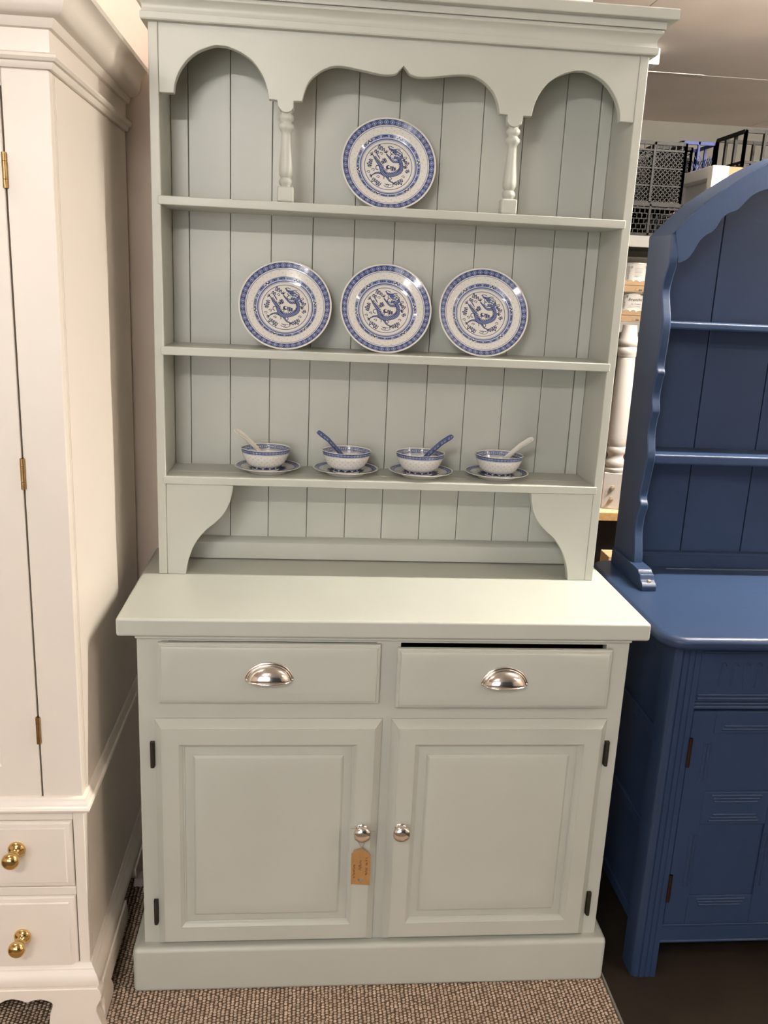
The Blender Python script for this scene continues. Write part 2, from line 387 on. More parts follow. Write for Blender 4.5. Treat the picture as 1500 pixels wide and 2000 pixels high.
# ================================================================== WHITE WARDROBE
W = thing('wardrobe', 'tall cream white wardrobe with moulded cornice, brass knobs and bracket feet', 'wardrobe', (-1.12, 0.2, 0))
WX, WL, WF, WK = -.5906, -1.612, -.100, .482
WC = (WX + WL) / 2
mir = lambda x: 2 * WC - x
c = MB()
c.box(WX - .022, WX, WF + .024, WK, 0.1168, 1.8229).box(WL, WL + .022, WF + .024, WK, 0.1168, 1.8229).box(WL + .022, WX - .022, WK - .012, WK, 0.1168, 1.8229)
c.box(WL + .022, WX - .022, WF + .025, WK - .012, 0.5079, 0.5274).box(WL + .022, WX - .022, WF + .025, WK - .012, 1.7936, 1.8229).box(WL + .022, WX - .022, WF + .03, WK - .012, 0.1168, 0.1315)
c.build('carcass', CREAM, W)
fr = MB()
fr.box(-0.6643, WX, WF, WF + .024, 0.5128, 1.8229).box(WL, mir(-0.6643), WF, WF + .024, 0.5128, 1.8229).box(mir(-0.6643), -0.6643, WF, WF + .024, 1.7887, 1.8229).box(mir(-0.6643), -0.6643, WF, WF + .024, 0.5079, 0.5260)
fr.box(-0.6115, WX, WF, WF + .024, 0.1168, 0.5079).box(WL, mir(-0.6115), WF, WF + .024, 0.1168, 0.5079)
for za, zb in ((0.4810, 0.5079), (0.3119, 0.3314), (0.1168, 0.1378)): fr.box(mir(-0.6115), -0.6115, WF, WF + .024, za, zb)
fr.build('front_frame', CREAM, W, 0.002)
MB().box(WX - .0005, WX + .0015, WF + .030, WK, 0.5323, 1.8131).build('side_skin', CREAM, W, 0.001)
def wdoor(x0, x1, hx):
    d = MB().rings(x0, x1, 0.5279, 1.7867, [(0, .02), (0, .001), (.0015, 0), (.070, 0), (.072, .004), (.080, .008), (.082, .010), (.100, .010), (.118, .003), (.14, .003)], WF)
    d = d.build('door', CREAM, W, smooth=22)
    for za, zb in ((0.6487, 0.7024), (1.1409, 1.1957), (1.6371, 1.6914)):
        h = MB().lathe([(.0001, za), (.0042, za), (.0042, za + .013), (.0034, za + .0135), (.0042, za + .014), (.0042, zb - .014), (.0034, zb - .0135), (.0042, zb - .013), (.0042, zb), (.0001, zb)], 12, (hx, WF - .003, 0))
        h.box(hx - .0035, hx + .0035, WF - .003, WF + .01, za, zb).build('hinge', ABRASS, d)
    return d
wdoor(WC + .0015, -0.6673, -0.6653); wdoor(mir(-0.6673), WC - .0015, mir(-0.6653))
def wdrawer(z0, z1):
    d = MB().rings(mir(-0.6132), -0.6132, z0, z1, [(0, .02), (0, .002), (.002, -.001), (.006, -.003), (.012, -.0045), (.014, -.0065), (.016, -.0068), (.04, -.0068)], WF).build('drawer', CREAM, W, smooth=22)
    kz = z0 + .62 * (z1 - z0) if z0 > .2 else z0 + .50 * (z1 - z0)
    for kx in (-0.7181, mir(-0.7181)):
        MB().lathe([(.0001, 0), (.0165, 0), (.0165, .003), (.0150, .0065), (.0105, .009), (.0065, .012), (.0055, .018), (.0062, .024), (.0110, .027), (.0150, .031), (.0168, .0365), (.0160, .042), (.0120, .0465), (.006, .0485), (.0001, .049)], 32, (kx, WF - .0066, kz - .001), 'y').build('knob', BRASS, d, smooth=60)
wdrawer(0.3325, 0.4798); wdrawer(0.1385, 0.3109)
def Lpath(k=WK): return [lambda o: (WL - o, k), lambda o: (WL - o, WF - o), lambda o: (WX + o, WF - o), lambda o: (WX + o, k)]
MB().sweep([(0, 0.5054), (.010, 0.5054), (.0145, 0.5079), (.0155, 0.5118), (.0140, 0.5162), (.0105, 0.5182), (.0100, 0.5211), (.0075, 0.5245), (.0062, 0.5309), (.0035, 0.5338), (0, 0.5348)], Lpath()).build('waist_moulding', CREAM, W, smooth=30)
MB().sweep([(0, 1.8156), (.006, 1.8156), (.0085, 1.8195), (.0095, 1.8248), (.0135, 1.8263), (.0165, 1.8307), (.0160, 1.8351), (.0110, 1.8380), (.004, 1.8395), (.004, 1.8718),
            (.010, 1.8732), (.0125, 1.8767), (.0140, 1.8820), (.0155, 1.8860), (.0235, 1.8879), (.0310, 1.8928), (.0355, 1.9011), (.0370, 1.9109), (.0385, 1.9207), (.0425, 1.9295), (.0490, 1.9348), (.0530, 1.9368), (.0530, 1.9461), (.050, 1.9485), (0, 1.9485)], Lpath()).build('cornice', CREAM, W, smooth=30)
box('top_board', (WL, WX, WF, WK, 1.9304, 1.9471), CREAM, W)
MB().sweep([(0, 0.1549), (.003, 0.1540), (.0055, 0.1481), (.009, 0.1447), (.010, 0.1403), (.0150, 0.1344), (.0185, 0.1256), (.0205, 0.1168), (.0195, 0.1129), (.0165, 0.1095), (0, 0.1095)], Lpath()).build('base_moulding', CREAM, W, smooth=30)
fx = WX + .0255; fy = WF - .0255
rp = catmull([(-0.6736, .000), (-0.6722, .020), (-0.6687, .050), (-0.6629, .0735), (-0.6766, .0830), (-0.6891, .0855), (-0.7020, .083)], 4) + catmull([(-0.7125, .0782), (-0.7254, .0845), (-0.7419, .0880), (-0.7548, .0850)], 4) + [(-0.7655, .0785)]
fo = [(fx - .008, .1100), (fx - .003, .102), (fx, .092), (fx - .0005, .083), (fx - .005, .074), (fx - .010, .064), (fx - .011, .052), (fx - .004, .028), (fx + .002, .012), (fx + .004, 0)]
lp = [(mir(x), z) for x, z in rp]; fol = [(mir(x), z) for x, z in fo]
MB().prism(fo + rp + list(reversed(lp)) + list(reversed(fol)), 'y', fy, fy + .026).build('front_apron', CREAM, W, 0.0025, 2)
for xa, xb in ((fx - .024, fx - .001), (mir(fx - .001), mir(fx - .024))):
    pts = [(fy + .0265, .110), (fy + .0265, 0), (fy + .105, 0), (fy + .110, .020), (fy + .100, .040), (fy + .092, .049), (.125, .054), (.146, .062), (.152, .076), (.142, .090), (.140, .110)]
    MB().prism(pts, 'x', xa, xb).build('bracket_foot', CREAM, W, 0.003)
    pts = [(WK, .110), (WK, 0), (.322, 0), (.333, .020), (.328, .045), (.300, .062), (.262, .074), (.250, .090), (.246, .110)]
    MB().prism(pts, 'x', xa, xb).build('bracket_foot', CREAM, W, 0.003)

# ================================================================== BLUE DRESSER
B = thing('blue_dresser', 'dark blue painted dresser with arched top rack, scalloped frieze and reeded doors', 'dresser', (1.03, 0.2, 0))
BX0, BX1 = .594, 1.466; BC = (BX0 + BX1) / 2; bm_ = lambda x: 2 * BC - x
BT = .852
def rrect(x0, x1, y0, y1, r, k=8):
    out = []
    for cx, cy, a0 in ((x1 - r, y1 - r, 0), (x0 + r, y1 - r, PI / 2), (x0 + r, y0 + r, PI), (x1 - r, y0 + r, 1.5 * PI)):
        out += [(cx + r * math.cos(a0 + PI / 2 * i / k), cy + r * math.sin(a0 + PI / 2 * i / k)) for i in range(k + 1)]
    return out
MB().prism(rrect(.5525, bm_(.5525), -.055, .474, .055), 'z', BT - .028, BT).build('worktop', NAVY, B, 0.0125, 5, smooth=50)
post = [(.595, .045), (.595, .000), (.597, -.007), (.602, -.012), (.6105, -.0145), (.6112, -.0125), (.6130, -.0125), (.6138, -.0150), (.6240, -.0150), (.6248, -.0130), (.6266, -.0130), (.6274, -.0150), (.6365, -.0150), (.6372, -.0135), (.6388, -.0135), (.6395, -.0150), (.651, -.0150), (.651, .045)]
for m in (lambda x: x, bm_):
    MB().prism([(m(x), y) for x, y in post], 'z', 0.0, BT - .028).build('front_post', NAVY, B, 0.0, smooth=25)
    xa, xb = sorted((m(.597), m(.645)))
    box('rear_post', (xa, xb, .42, .465, 0, BT - .028), NAVY, B, 0.002)
    xa, xb = sorted((m(.606), m(.616)))
    box('side_panel', (xa, xb, .04, .43, .10, BT - .028), NAVY, B)
    for za, zb in ((.568, .602), (.345, .368), (.105, .134), (.77, .824)):
        xa, xb = sorted((m(.599), m(.612)))
        box('side_rail', (xa, xb, .045, .42, za, zb), NAVY, B, 0.003)
MB().box(.651, bm_(.651), .45, .462, .10, BT - .03).box(.651, bm_(.651), .0, .45, .088, .10).build('inner_boards', NAVY, B)
for za, zb, yy in ((.672, .692, -.006), (.819, BT - .028, -.006), (.0865, .1395, -.008)):
    box('front_rail', (.651, bm_(.651), yy, .03, za, zb), NAVY, B, 0.0015)
for z, t in ((.6865, .0035), (.6785, .005), (.1345, .0035), (.0905, .0035)):
    MB().tube([(.6515, -.007, z), (bm_(.6515), -.007, z)], t, 8).build('bead_moulding', NAVY, B, smooth=60)
xs = [.6525, .9045, 1.1555, bm_(.6525)]
def bdoor(x0, x1, hinges):
    d = MB().box(x0 + .001, x0 + .051, -.013, .008, .141, .6705).box(x1 - .051, x1 - .001, -.013, .008, .141, .6705)
    for za, zb in ((.141, .215), (.398, .478), (.620, .6705)): d.box(x0 + .051, x1 - .051, -.013, .008, za, zb)
    d = d.build('door', NAVY, B, 0.0012)
    for za, zb in ((.215, .398), (.478, .620)):
        box('door_panel', (x0 + .0515, x1 - .0515, -.0095, .004, za, zb), NAVY, d, 0.0008)
        for k in (0, 1, 2):
            a = .009 + .0075 * k; ins = .018 + .004 * k
            rd = lambda p, q: MB().tube([p, q], .0028, 8).build('reed', NAVY, d, smooth=60)
            if k < 2 or za < .3: rd((x0 + .051 + ins, -.0125, zb + a), (x1 - .051 - ins, -.0125, zb + a))
            rd((x0 + .051 + ins, -.0125, za - a), (x1 - .051 - ins, -.0125, za - a))
            if k < 2:
                rd((x0 + .0455 - .009 * k, -.0125, za + .025), (x0 + .0455 - .009 * k, -.0125, zb - .025))
                rd((x1 - .0455 + .009 * k, -.0125, za + .025), (x1 - .0455 + .009 * k, -.0125, zb - .025))
    if hinges:
        for za, zb in ((.5415, .609), (.204, .2716)):
            MB().lathe([(.0001, za), (.0042, za), (.0042, zb), (.0001, zb)], 12, (x0 + .002, -.016, 0)).box(x0 - .002, x0 + .006, -.016, -.01, za, zb).build('hinge', ABRASS if False else DHINGE_B, d)
DHINGE_B = mat('brown_bronze_hinge', (0.035, 0.020, 0.010), 0.4, metal=0.7)
for i in range(3): bdoor(xs[i], xs[i + 1], i == 0)
def bdrawer(x0, x1):
    d = MB().box(x0, x1, -.012, .02, .6935, .8165).build('drawer', NAVY, B, 0.0015)
    for z in (.7005, .7085, .806, .8125):
        MB().tube([(x0 + .003, -.0115, z), (x1 - .003, -.0115, z)], .0032, 8).build('reed', NAVY, d, smooth=60)
    n = int((x1 - x0 - .09) / .0258)
    off = x0 + .0525
    for k in range(n + 1):
        xx = off + .0258 * k
        if xx > x1 - .045: break
        MB().tube([(xx - .006, -.0118, .727), (xx - .006, -.0118, .776), (xx - .003, -.0118, .7805), (xx, -.0118, .782), (xx + .004, -.0118, .780), (xx + .006, -.0118, .7755)], .0016, 6).build('flute', NAVY, d, smooth=60)
bdrawer(.6528, BC - .002); bdrawer(BC + .002, bm_(.6528))
# rack above
fe = [(.328, 1.652), (.3272, 1.591), (.340, 1.560), (.348, 1.529), (.332, 1.490), (.3205, 1.4585), (.3215, 1.41), (.326, 1.365), (.3165, 1.3475), (.3255, 1.330), (.331, 1.2915), (.3205, 1.260), (.328, 1.238), (.329, 1.200), (.3150, 1.1555), (.323, 1.11), (.334, 1.0562), (.3205, 1.0355), (.3320, 1.005), (.3345, .967), (.320, .92), (.316, .8915), (.316, BT)]
for m in (lambda x: x, bm_):
    xa, xb = sorted((m(.6170), m(.6380)))
    MB().prism(catmull(fe, 4) + [(.462, BT), (.462, 1.652)], 'x', xa, xb).build('rack_side', NAVY, B, 0.004, 3, smooth=40)
    xa, xb = sorted((m(.6080), m(.6430)))
    ft = MB().prism([(.447, BT), (.447, .8925), (.290, .8945), (.268, .8930), (.262, .8880), (.252, .8855), (.246, .8740), (.236, .8700), (.230, .8630), (.230, BT)], 'x', xa, xb).build('rack_foot', NAVY, B, 0.002)
    xm = (xa + xb) / 2 + .002
    MB().lathe([(.0001, .870), (.0048, .870), (.0048, .8755), (.003, .8768), (.0001, .877)], 14, (xm, .2405, 0)).build('screw', BOLT, ft)
bg = [.636, .785, .9445, 1.1155, 1.275, bm_(.636)]
arch_full = []
AZ = catmull([(.6175, 1.6510), (.6256, 1.6596), (.6787, 1.7159), (.7292, 1.7546), (.8138, 1.8100), (.900, 1.8480), (.970, 1.8680), (BC, 1.8745)], 8)
def arch_z(x):   # outer curve of the arched top
    return float(np.interp(BC - abs(x - BC), [p[0] for p in AZ], [p[1] for p in AZ]))
MB().box(.636, bm_(.636), .452, .461, BT + .005, 1.655).build('backing', NAVY, B)
for i in range(5):
    a, b = bg[i] + .0012, bg[i + 1] - .0012
    n = 10; pts = [(a, BT + .035), (b, BT + .035)] + [(b + (a - b) * k / n, min(arch_z(b + (a - b) * k / n) - .02, 9)) for k in range(n + 1)]
    MB().prism(pts, 'y', .440, .4525).build('backboard_plank', NAVY, B, 0.0018)
MB().prism([(.44, BT), (.422, BT), (.422, .880), (.427, .884), (.427, .888), (.44, .890)], 'x', .637, bm_(.637)).build('back_rail', NAVY, B)
MB().tube([(.735, .400, BT + .0005), (bm_(.735), .400, BT + .0005)], .0035, 8).build('plate_ridge', NAVY, B, smooth=60)
for z, t in ((1.4635, .0165), (1.1575, .0235)):
    box('shelf', (.637, bm_(.637), .330, .44, z - t, z), NAVY, B, 0.005, 3)
X = [.6175 + (BC - .6175) * (1 - math.cos(PI / 2 * k / 24)) for k in range(25)]
xs_full = X + [bm_(x) for x in reversed(X[:-1])]
outer = [(x, arch_z(x)) for x in xs_full]
MB().prism(outer + [(x, z - .014) for x, z in reversed(outer)], 'y', .3305, .4625).build('arched_roof', NAVY, B, 0.001, smooth=30)
inner = catmull([(.637, 1.5905), (.6445, 1.5915), (.6580, 1.5990), (.6694, 1.6139), (.6760, 1.6285), (.6822, 1.6407), (.6940, 1.6525), (.7077, 1.6604), (.7180, 1.6740), (.7269, 1.6905), (.7420, 1.7020), (.7595, 1.7093), (.7730, 1.7250), (.7856, 1.7385), (.803, 1.7490), (.823, 1.7553)], 4)
inner += catmull([(.833, 1.760), (.850, 1.7755), (.868, 1.7845), (.890, 1.7860), (.905, 1.7930), (.925, 1.8080), (.950, 1.8120), (.975, 1.8085), (1.0, 1.8020), (BC, 1.7960)], 4)
inner_full = inner + [(bm_(x), z) for x, z in reversed(inner[:-1])]
fr_out = [(max(.6260, min(bm_(.6260), x)), z - .001) for x, z in outer]
MB().prism(fr_out + [(bm_(.637), 1.60)] + list(reversed(inner_full)) + [(.637, 1.60)], 'y', .3265, .3445).build('scalloped_frieze', NAVY, B, 0.002, 2, smooth=30)

# ================================================================== PORCELAIN
Bd = np.array([.024, .036, .110]); Bm = np.array([.066, .090, .225]); Bl = np.array([.230, .270, .430]); Wh = np.array([.68, .665, .62]); Rg = np.array([.44, .44, .40])
def seg_dist(P, a, b):
    a = np.asarray(a); b = np.asarray(b); d = b - a; L = (d * d).sum() + 1e-12
    t = np.clip(((P - a) @ d) / L, 0, 1); return np.sqrt(((P - a - t[:, None] * d) ** 2).sum(1)), t
def plate_paint(P):
    """P: n x 2 in units of the plate radius; returns linear colours of the printed glaze"""
    r = np.hypot(P[:, 0], P[:, 1]); th = np.arctan2(P[:, 1], P[:, 0]); n = len(r)
    C = np.tile(Wh, (n, 1))
    def put(mask, col): C[mask] = col
    # rim border with diamonds
    put((r > .855) & (r < .968), Bm)
    put(((r > .955) & (r < .968)) | ((r > .855) & (r < .866)), Bd)
    k = 44; ph = (th / (2 * PI) * k) % 1 - .5; rr = (r - .911) / .045
    dia = np.abs(ph) * 2.6 + np.abs(rr)
    put((r > .866) & (r < .955) & (np.abs(dia - 1.0) < .20), Bl)
    put((r > .866) & (r < .955) & (dia < .34), Wh * .9)
    put((r > .866) & (r < .955) & (np.abs(ph) > .42) & (np.abs(rr) < .75), Bd)
    put((r > .828) & (r < .840), Bl)
    # rice grains
    for j, (rc, cnt) in enumerate(((.716, 26), (.757, 26), (.798, 26))):
        ph = (th / (2 * PI) * cnt + .5 * (j % 2) + .13 * j) % 1 - .5
        put(((ph * 2 * PI * rc / cnt / .0085) ** 2 + ((r - rc) / .0135) ** 2) < 1, Rg)
    # key border
    put((r > .672) & (r < .682), Bd)
    put((r > .618) & (r < .672), Bl * 1.25)
    k = 24; ph = (th / (2 * PI) * k) % 1
    put((r > .627) & (r < .662) & (ph > .16) & (ph < .84), Bd)
    put((r > .639) & (r < .650) & (ph > .24) & (ph < .44), Bl * 1.3); put((r > .639) & (r < .650) & (ph > .56) & (ph < .76), Bl * 1.3)
    ph6 = ((th + .35) / (2 * PI) * 6) % 1
    z6 = (r > .618) & (r < .672) & (ph6 > .43) & (ph6 < .57)
    put(z6, Wh); put(z6 & (np.abs(r - .645 - .016 * np.cos((ph6 - .5) * 2 * PI * 9)) < .016), Bd)
    put((r > .578) & (r < .606), Bl); put((r > .586) & (r < .600), Bm); put((r > .560) & (r < .570), Bl)
    put(np.abs(r - .503) < .006, Bd * 1.6)
    # dragon, drawn from strokes
    G = lambda x, y: ((x - 740) / 570., (755 - y) / 560.)
    m = r < .52; Q = P[m]; Cq = C[m]
    def stroke(pts, wd, col, scale=False):
        pts = [G(*p) for p in pts]; best = np.full(len(Q), 9.); hit = np.zeros(len(Q), bool); edge = np.zeros(len(Q), bool)
        L = len(pts) - 1
        for i in range(L):
            d, t = seg_dist(Q, pts[i], pts[i + 1])
            wa = wd[min(i, len(wd) - 1)]; wb2 = wd[min(i + 1, len(wd) - 1)]; w_ = wa + (wb2 - wa) * t
            hit |= d < w_; best = np.minimum(best, d - w_)
        Cq[hit] = col
        if scale:
            Cq[hit & (best > -.011)] = Bd
            sc = hit & (best < -.011) & ((np.sin(Q[:, 0] * 150) * np.sin(Q[:, 1] * 150)) > .10); Cq[sc] = Bl
    sm = lambda p: [tuple(q) for q in catmull([Vector((a, b)) for a, b in p], 3)]
    body = sm([(845, 640), (893, 695), (905, 760), (882, 812), (825, 845), (745, 862), (685, 848), (660, 800), (642, 745), (605, 702), (572, 655), (556, 628)])
    nb = len(body); bw = [.028 + .016 * math.sin(PI * min(1, i / nb * 1.15)) if i < nb * .7 else max(.010, .038 - .034 * (i / nb - .7) / .3) for i in range(nb)]
    stroke(sm([(860, 690), (800, 692), (755, 650), (718, 608)]), [.032, .030, .028, .026, .024, .022, .020, .018, .015, .013], Bm, True)
    stroke(sm([(705, 860), (640, 838), (590, 842), (548, 868)]), [.034, .031, .028, .025, .022, .019, .017, .015, .013, .011], Bm, True)
    stroke(sm([(715, 868), (742, 905), (765, 935), (795, 945)]), [.028, .026, .024, .021, .019, .017, .015, .013], Bm, True)
    stroke(body, bw, Bm, True)
    for i in range(2, nb - 3):          # spines along the back
        a = np.array(body[i]); d = np.array(body[i + 1]) - np.array(body[i - 1]); nn = np.array([d[1], -d[0]]) / np.hypot(*d)
        b0 = a - nn * bw[i] * 560; stroke([tuple(b0), tuple(b0 - nn * 13 + d * .25)], [.008], Bd)
    stroke(sm([(800, 560), (835, 590), (870, 600), (895, 620)]), [.026, .038, .044, .046, .046, .044, .040, .034], Bm, True)
    stroke(sm([(820, 640), (870, 655), (905, 630)]), [.03], Bm, True)
    stroke([(740, 515), (760, 545), (800, 555), (830, 548)], [.012, .02, .028, .02], Bm)
    stroke(sm([(735, 520), (750, 508), (775, 512), (800, 522)]), [.007], Bd)
    for p in ((850, 590), (880, 605), (840, 620)): stroke([p, (p[0] + 6, p[1])], [.013], Wh)
    for a, b in (((835, 565), (870, 552)), ((870, 552), (905, 580)), ((905, 580), (912, 625)), ((780, 545), (765, 590)), ((765, 590), (800, 610)), ((790, 580), (830, 575))): stroke([a, b], [.007], Bd)
    for cx, cy, aa in ((716, 590, 110), (545, 622, 140), (542, 872, 215), (800, 952, -40), (938, 752, 10)):
        for q in (-55, -18, 18, 55):
            t = math.radians(aa + q); stroke([(cx, cy), (cx + 32 * math.cos(t), cy - 32 * math.sin(t))], [.010, .006], Bd)
    for p in ([(905, 640), (930, 655), (925, 685)], [(915, 670), (945, 690), (938, 720)], [(890, 660), (905, 690), (895, 715)], [(820, 560), (850, 535), (885, 540)], [(780, 600), (760, 630), (775, 650)], [(840, 650), (800, 660), (780, 640)]):
        stroke(sm(p), [.012, .011, .010, .009, .008, .006, .005], Bm)
    for p in ([(905, 735), (935, 745), (940, 770)], [(640, 760), (600, 750), (590, 790), (615, 800)], [(770, 880), (780, 900), (770, 920)], [(690, 880), (690, 905)]):
        stroke(sm(p), [.008], Bd)
    stroke([(738, 765), (742, 765)], [.046], Bd); stroke([(748, 758), (752, 762)], [.022], Wh)
    def flames(cx, cy, ang, k, ln, gap=26):
        t = math.radians(ang); dx, dy = math.cos(t), -math.sin(t); ex, ey = -dy, dx
        for i in range(k):
            o = (i - (k - 1) / 2) * gap; l2 = (ln + 10) * (.75 + .25 * math.sin(i * 2.1 + cx))
            p = (cx + ex * o, cy + ey * o); a = (p[0] - ex * gap * .3, p[1] - ey * gap * .3); b = (p[0] + ex * gap * .3, p[1] + ey * gap * .3)
            a2 = (a[0] + dx * l2, a[1] + dy * l2); b2 = (b[0] + dx * l2 * .8, b[1] + dy * l2 * .8); mid = (p[0] + dx * (l2 + 9), p[1] + dy * (l2 + 9))
            stroke([a, a2, mid, b2, b], [.0085], Bd)
    flames(648, 560, 72, 3, 38, 30); flames(588, 598, 62, 2, 34, 28); flames(540, 728, 168, 4, 38, 26); flames(696, 712, 115, 3, 40, 22); flames(805, 800, 100, 3, 40, 22)
    flames(610, 930, 238, 4, 40, 30); flames(860, 920, 300, 4, 44, 28); flames(940, 700, 40, 3, 22, 30); flames(965, 790, 300, 2, 26, 26)
    for px, py in ((925, 870), (735, 985), (620, 885), (505, 830), (655, 600), (950, 640), (715, 800), (560, 800)):
        stroke(sm([(px - 20, py), (px - 6, py - 13), (px + 12, py - 6), (px + 8, py + 10), (px - 6, py + 8)]), [.0065], Bd * 1.3)
    stroke(sm([(690, 985), (720, 1005), (770, 1008), (805, 990)]), [.006], Bd * 1.3); stroke(sm([(700, 965), (730, 975), (780, 975)]), [.006], Bd * 1.3)
    stroke([(600, 610), (622, 640), (635, 665)], [.010, .014, .008], Bm)
    C[m] = Cq
    return C
def painted_lathe(name, prof, nseg, paint, jobs_scale=1.0):
    """prof: list of (r, z, side); paint(r, th, i, side) -> colours; builds a closed lathe with a colour per vertex"""
    m = len(prof); th = 2 * PI * np.arange(nseg) / nseg
    R = np.array([p[0] for p in prof]); Z = np.array([p[1] for p in prof])
    V = np.zeros((m, nseg, 3)); V[:, :, 0] = R[:, None] * np.cos(th); V[:, :, 1] = R[:, None] * np.sin(th); V[:, :, 2] = Z[:, None]
    i, k = np.meshgrid(np.arange(m - 1), np.arange(nseg), indexing='ij'); k2 = (k + 1) % nseg
    F = np.stack([i * nseg + k, i * nseg + k2, (i + 1) * nseg + k2, (i + 1) * nseg + k], -1).reshape(-1, 4)
    me = bpy.data.meshes.new(name)
    nv = m * nseg; nf = len(F)
    me.vertices.add(nv); me.vertices.foreach_set('co', V.ravel())
    me.loops.add(nf * 4); me.loops.foreach_set('vertex_index', F.ravel().astype(np.int32))
    me.polygons.add(nf); me.polygons.foreach_set('loop_start', (np.arange(nf) * 4).astype(np.int32))
    me.update(calc_edges=True); me.validate()
    for p in me.polygons: p.use_smooth = True
    ca = me.color_attributes.new('print', 'FLOAT_COLOR', 'POINT')
    C = np.ones((nv, 4)); C[:, :3] = paint(V.reshape(-1, 3), np.repeat(np.array([p[2] for p in prof]), nseg), np.repeat(np.arange(m), nseg))
    ca.data.foreach_set('color', C.ravel().astype(np.float32))
    me.materials.append(PORC)
    return me

PR = .1015
def plate_z(q):   # q in plate radii
    return np.interp(q, [0, .56, .62, .70, .85, .97, 1.0], [0, 0, .0018, .0062, .0100, .0140, .0146])
qs = np.concatenate([np.linspace(.002, .52, 84), np.linspace(.526, 1.0, 92)])
pp = [(q * PR, float(plate_z(q)), 0) for q in qs]
pp += [(PR * 1.004, .0140, 1), (PR * 1.0, .0128, 1), (PR * .85, .0075, 1), (PR * .70, .0030, 1), (PR * .62, -.0030, 1), (PR * .60, -.0065, 1), (PR * .57, -.0065, 1), (PR * .55, -.0030, 1), (.0002, -.0030, 1)]
def paint_plate(V, side, idx):
    C = np.tile(Wh, (len(V), 1)); f = side == 0
    C[f] = plate_paint(V[f, :2] / PR); return C
plate_me = painted_lathe('dinner_plate', pp, 440, paint_plate)
def place_plate(x, yb, zb, tilt, spin, label, group=None):
    o = bpy.data.objects.new('dinner_plate', plate_me); COL.objects.link(o)
    # local +Z is the face; stand it up facing the room, leaning back against the boards
    rot = Matrix.Rotation(-math.radians(tilt), 4, 'X') @ Matrix.Rotation(PI / 2, 4, 'X') @ Matrix.Rotation(math.radians(spin), 4, 'Z')
    rim = (rot @ Vector((0, 0, .0137))) ; cen = Vector((0, math.sin(math.radians(tilt)) * PR, math.cos(math.radians(tilt)) * PR))
    o.matrix_world = Matrix.Translation(Vector((x, yb, zb)) + cen - Vector((0, rim.y, rim.z))) @ rot
    tag(o, label, 'plate', group); return o
place_plate(-.0140, .3200, S1, 18, 0, 'blue and white dragon plate standing alone on the top shelf', 'dragon plates on the dresser')
place_plate(-.2290, .3000, S2, 23, 0, 'blue and white dragon plate on the middle shelf, the one nearest the white wardrobe', 'dragon plates on the dresser')
place_plate(-.0068, .3120, S2, 20, -1, 'blue and white dragon plate on the middle shelf, between two other plates', 'dragon plates on the dresser')
place_plate(.2140, .3190, S2, 19, 1, 'blue and white dragon plate on the middle shelf, the one nearest the blue dresser', 'dragon plates on the dresser')

# saucers
SR = .0745
sp_ = [(q * SR, float(np.interp(q, [0, .42, .50, .60, .97, 1.0], [.0055, .0055, .0075, .0085, .0150, .0155])), 0) for q in np.linspace(.004, 1.0, 70)]
sp_ += [(SR * 1.004, .0148, 1), (SR * .98, .0138, 1), (SR * .72, .0068, 1), (SR * .60, .0015, 1), (SR * .58, 0, 1), (SR * .52, 0, 1), (SR * .50, .003, 1), (.0002, .003, 1)]
def paint_saucer(V, side, idx):
    C = np.tile(Wh, (len(V), 1)); r = np.hypot(V[:, 0], V[:, 1]) / SR; th = np.arctan2(V[:, 1], V[:, 0]); f = side == 0
    def put(m_, c_): C[m_ & f] = c_
    put((r > .80) & (r < .945), Bm); ph = (th / (2 * PI) * 40) % 1 - .5
    put((r > .83) & (r < .915) & (np.abs(np.abs(ph) * 2.4 + np.abs((r - .872) / .04) - .9) < .25), Bl)
    put((r > .765) & (r < .778), Bl)
    ph = (th / (2 * PI) * 22) % 1 - .5
    for rc in (.66, .72): put(((ph / .12) ** 2 + ((r - rc) / .016) ** 2) < 1, Rg)
    ph = (th / (2 * PI) * 14) % 1 - .5
    put((r > .36) & (r < .60 - .5 * np.abs(ph) * .36), Bm); put((r > .42) & (r < .56 - .5 * np.abs(ph) * .6), Bd)
    return C
saucer_me = painted_lathe('saucer', sp_, 200, paint_saucer)
# bowls
BR = .0565
bo = [(.0300, 0), (.0305, .0005), (.0300, .0055), (.0310, .0075), (.0370, .0110), (.0430, .0170), (.0478, .0245), (.0515, .0330), (.0540, .0410), (.0555, .0470), (.0565, .0500)]
def dens(pts, k):
    R_ = np.array([p[0] for p in pts]); Z_ = np.array([p[1] for p in pts]); s_ = np.concatenate([[0], np.cumsum(np.hypot(np.diff(R_), np.diff(Z_)))])
    t = np.linspace(0, s_[-1], k); return list(zip(np.interp(t, s_, R_), np.interp(t, s_, Z_)))
bp_ = [(.0002, .003, 2), (.0270, .003, 2), (.0275, 0, 2)] + [(a, b, 0) for a, b in dens(bo, 64)] + [(.0562, .0506, 3), (.0553, .0506, 3)]
bp_ += [(a, b, 1) for a, b in dens([(.0546, .0498), (.0535, .0450), (.0515, .0395), (.0490, .0320), (.0452, .0245), (.0400, .0170), (.0330, .0110), (.0230, .0075), (.0002, .0065)], 60)]
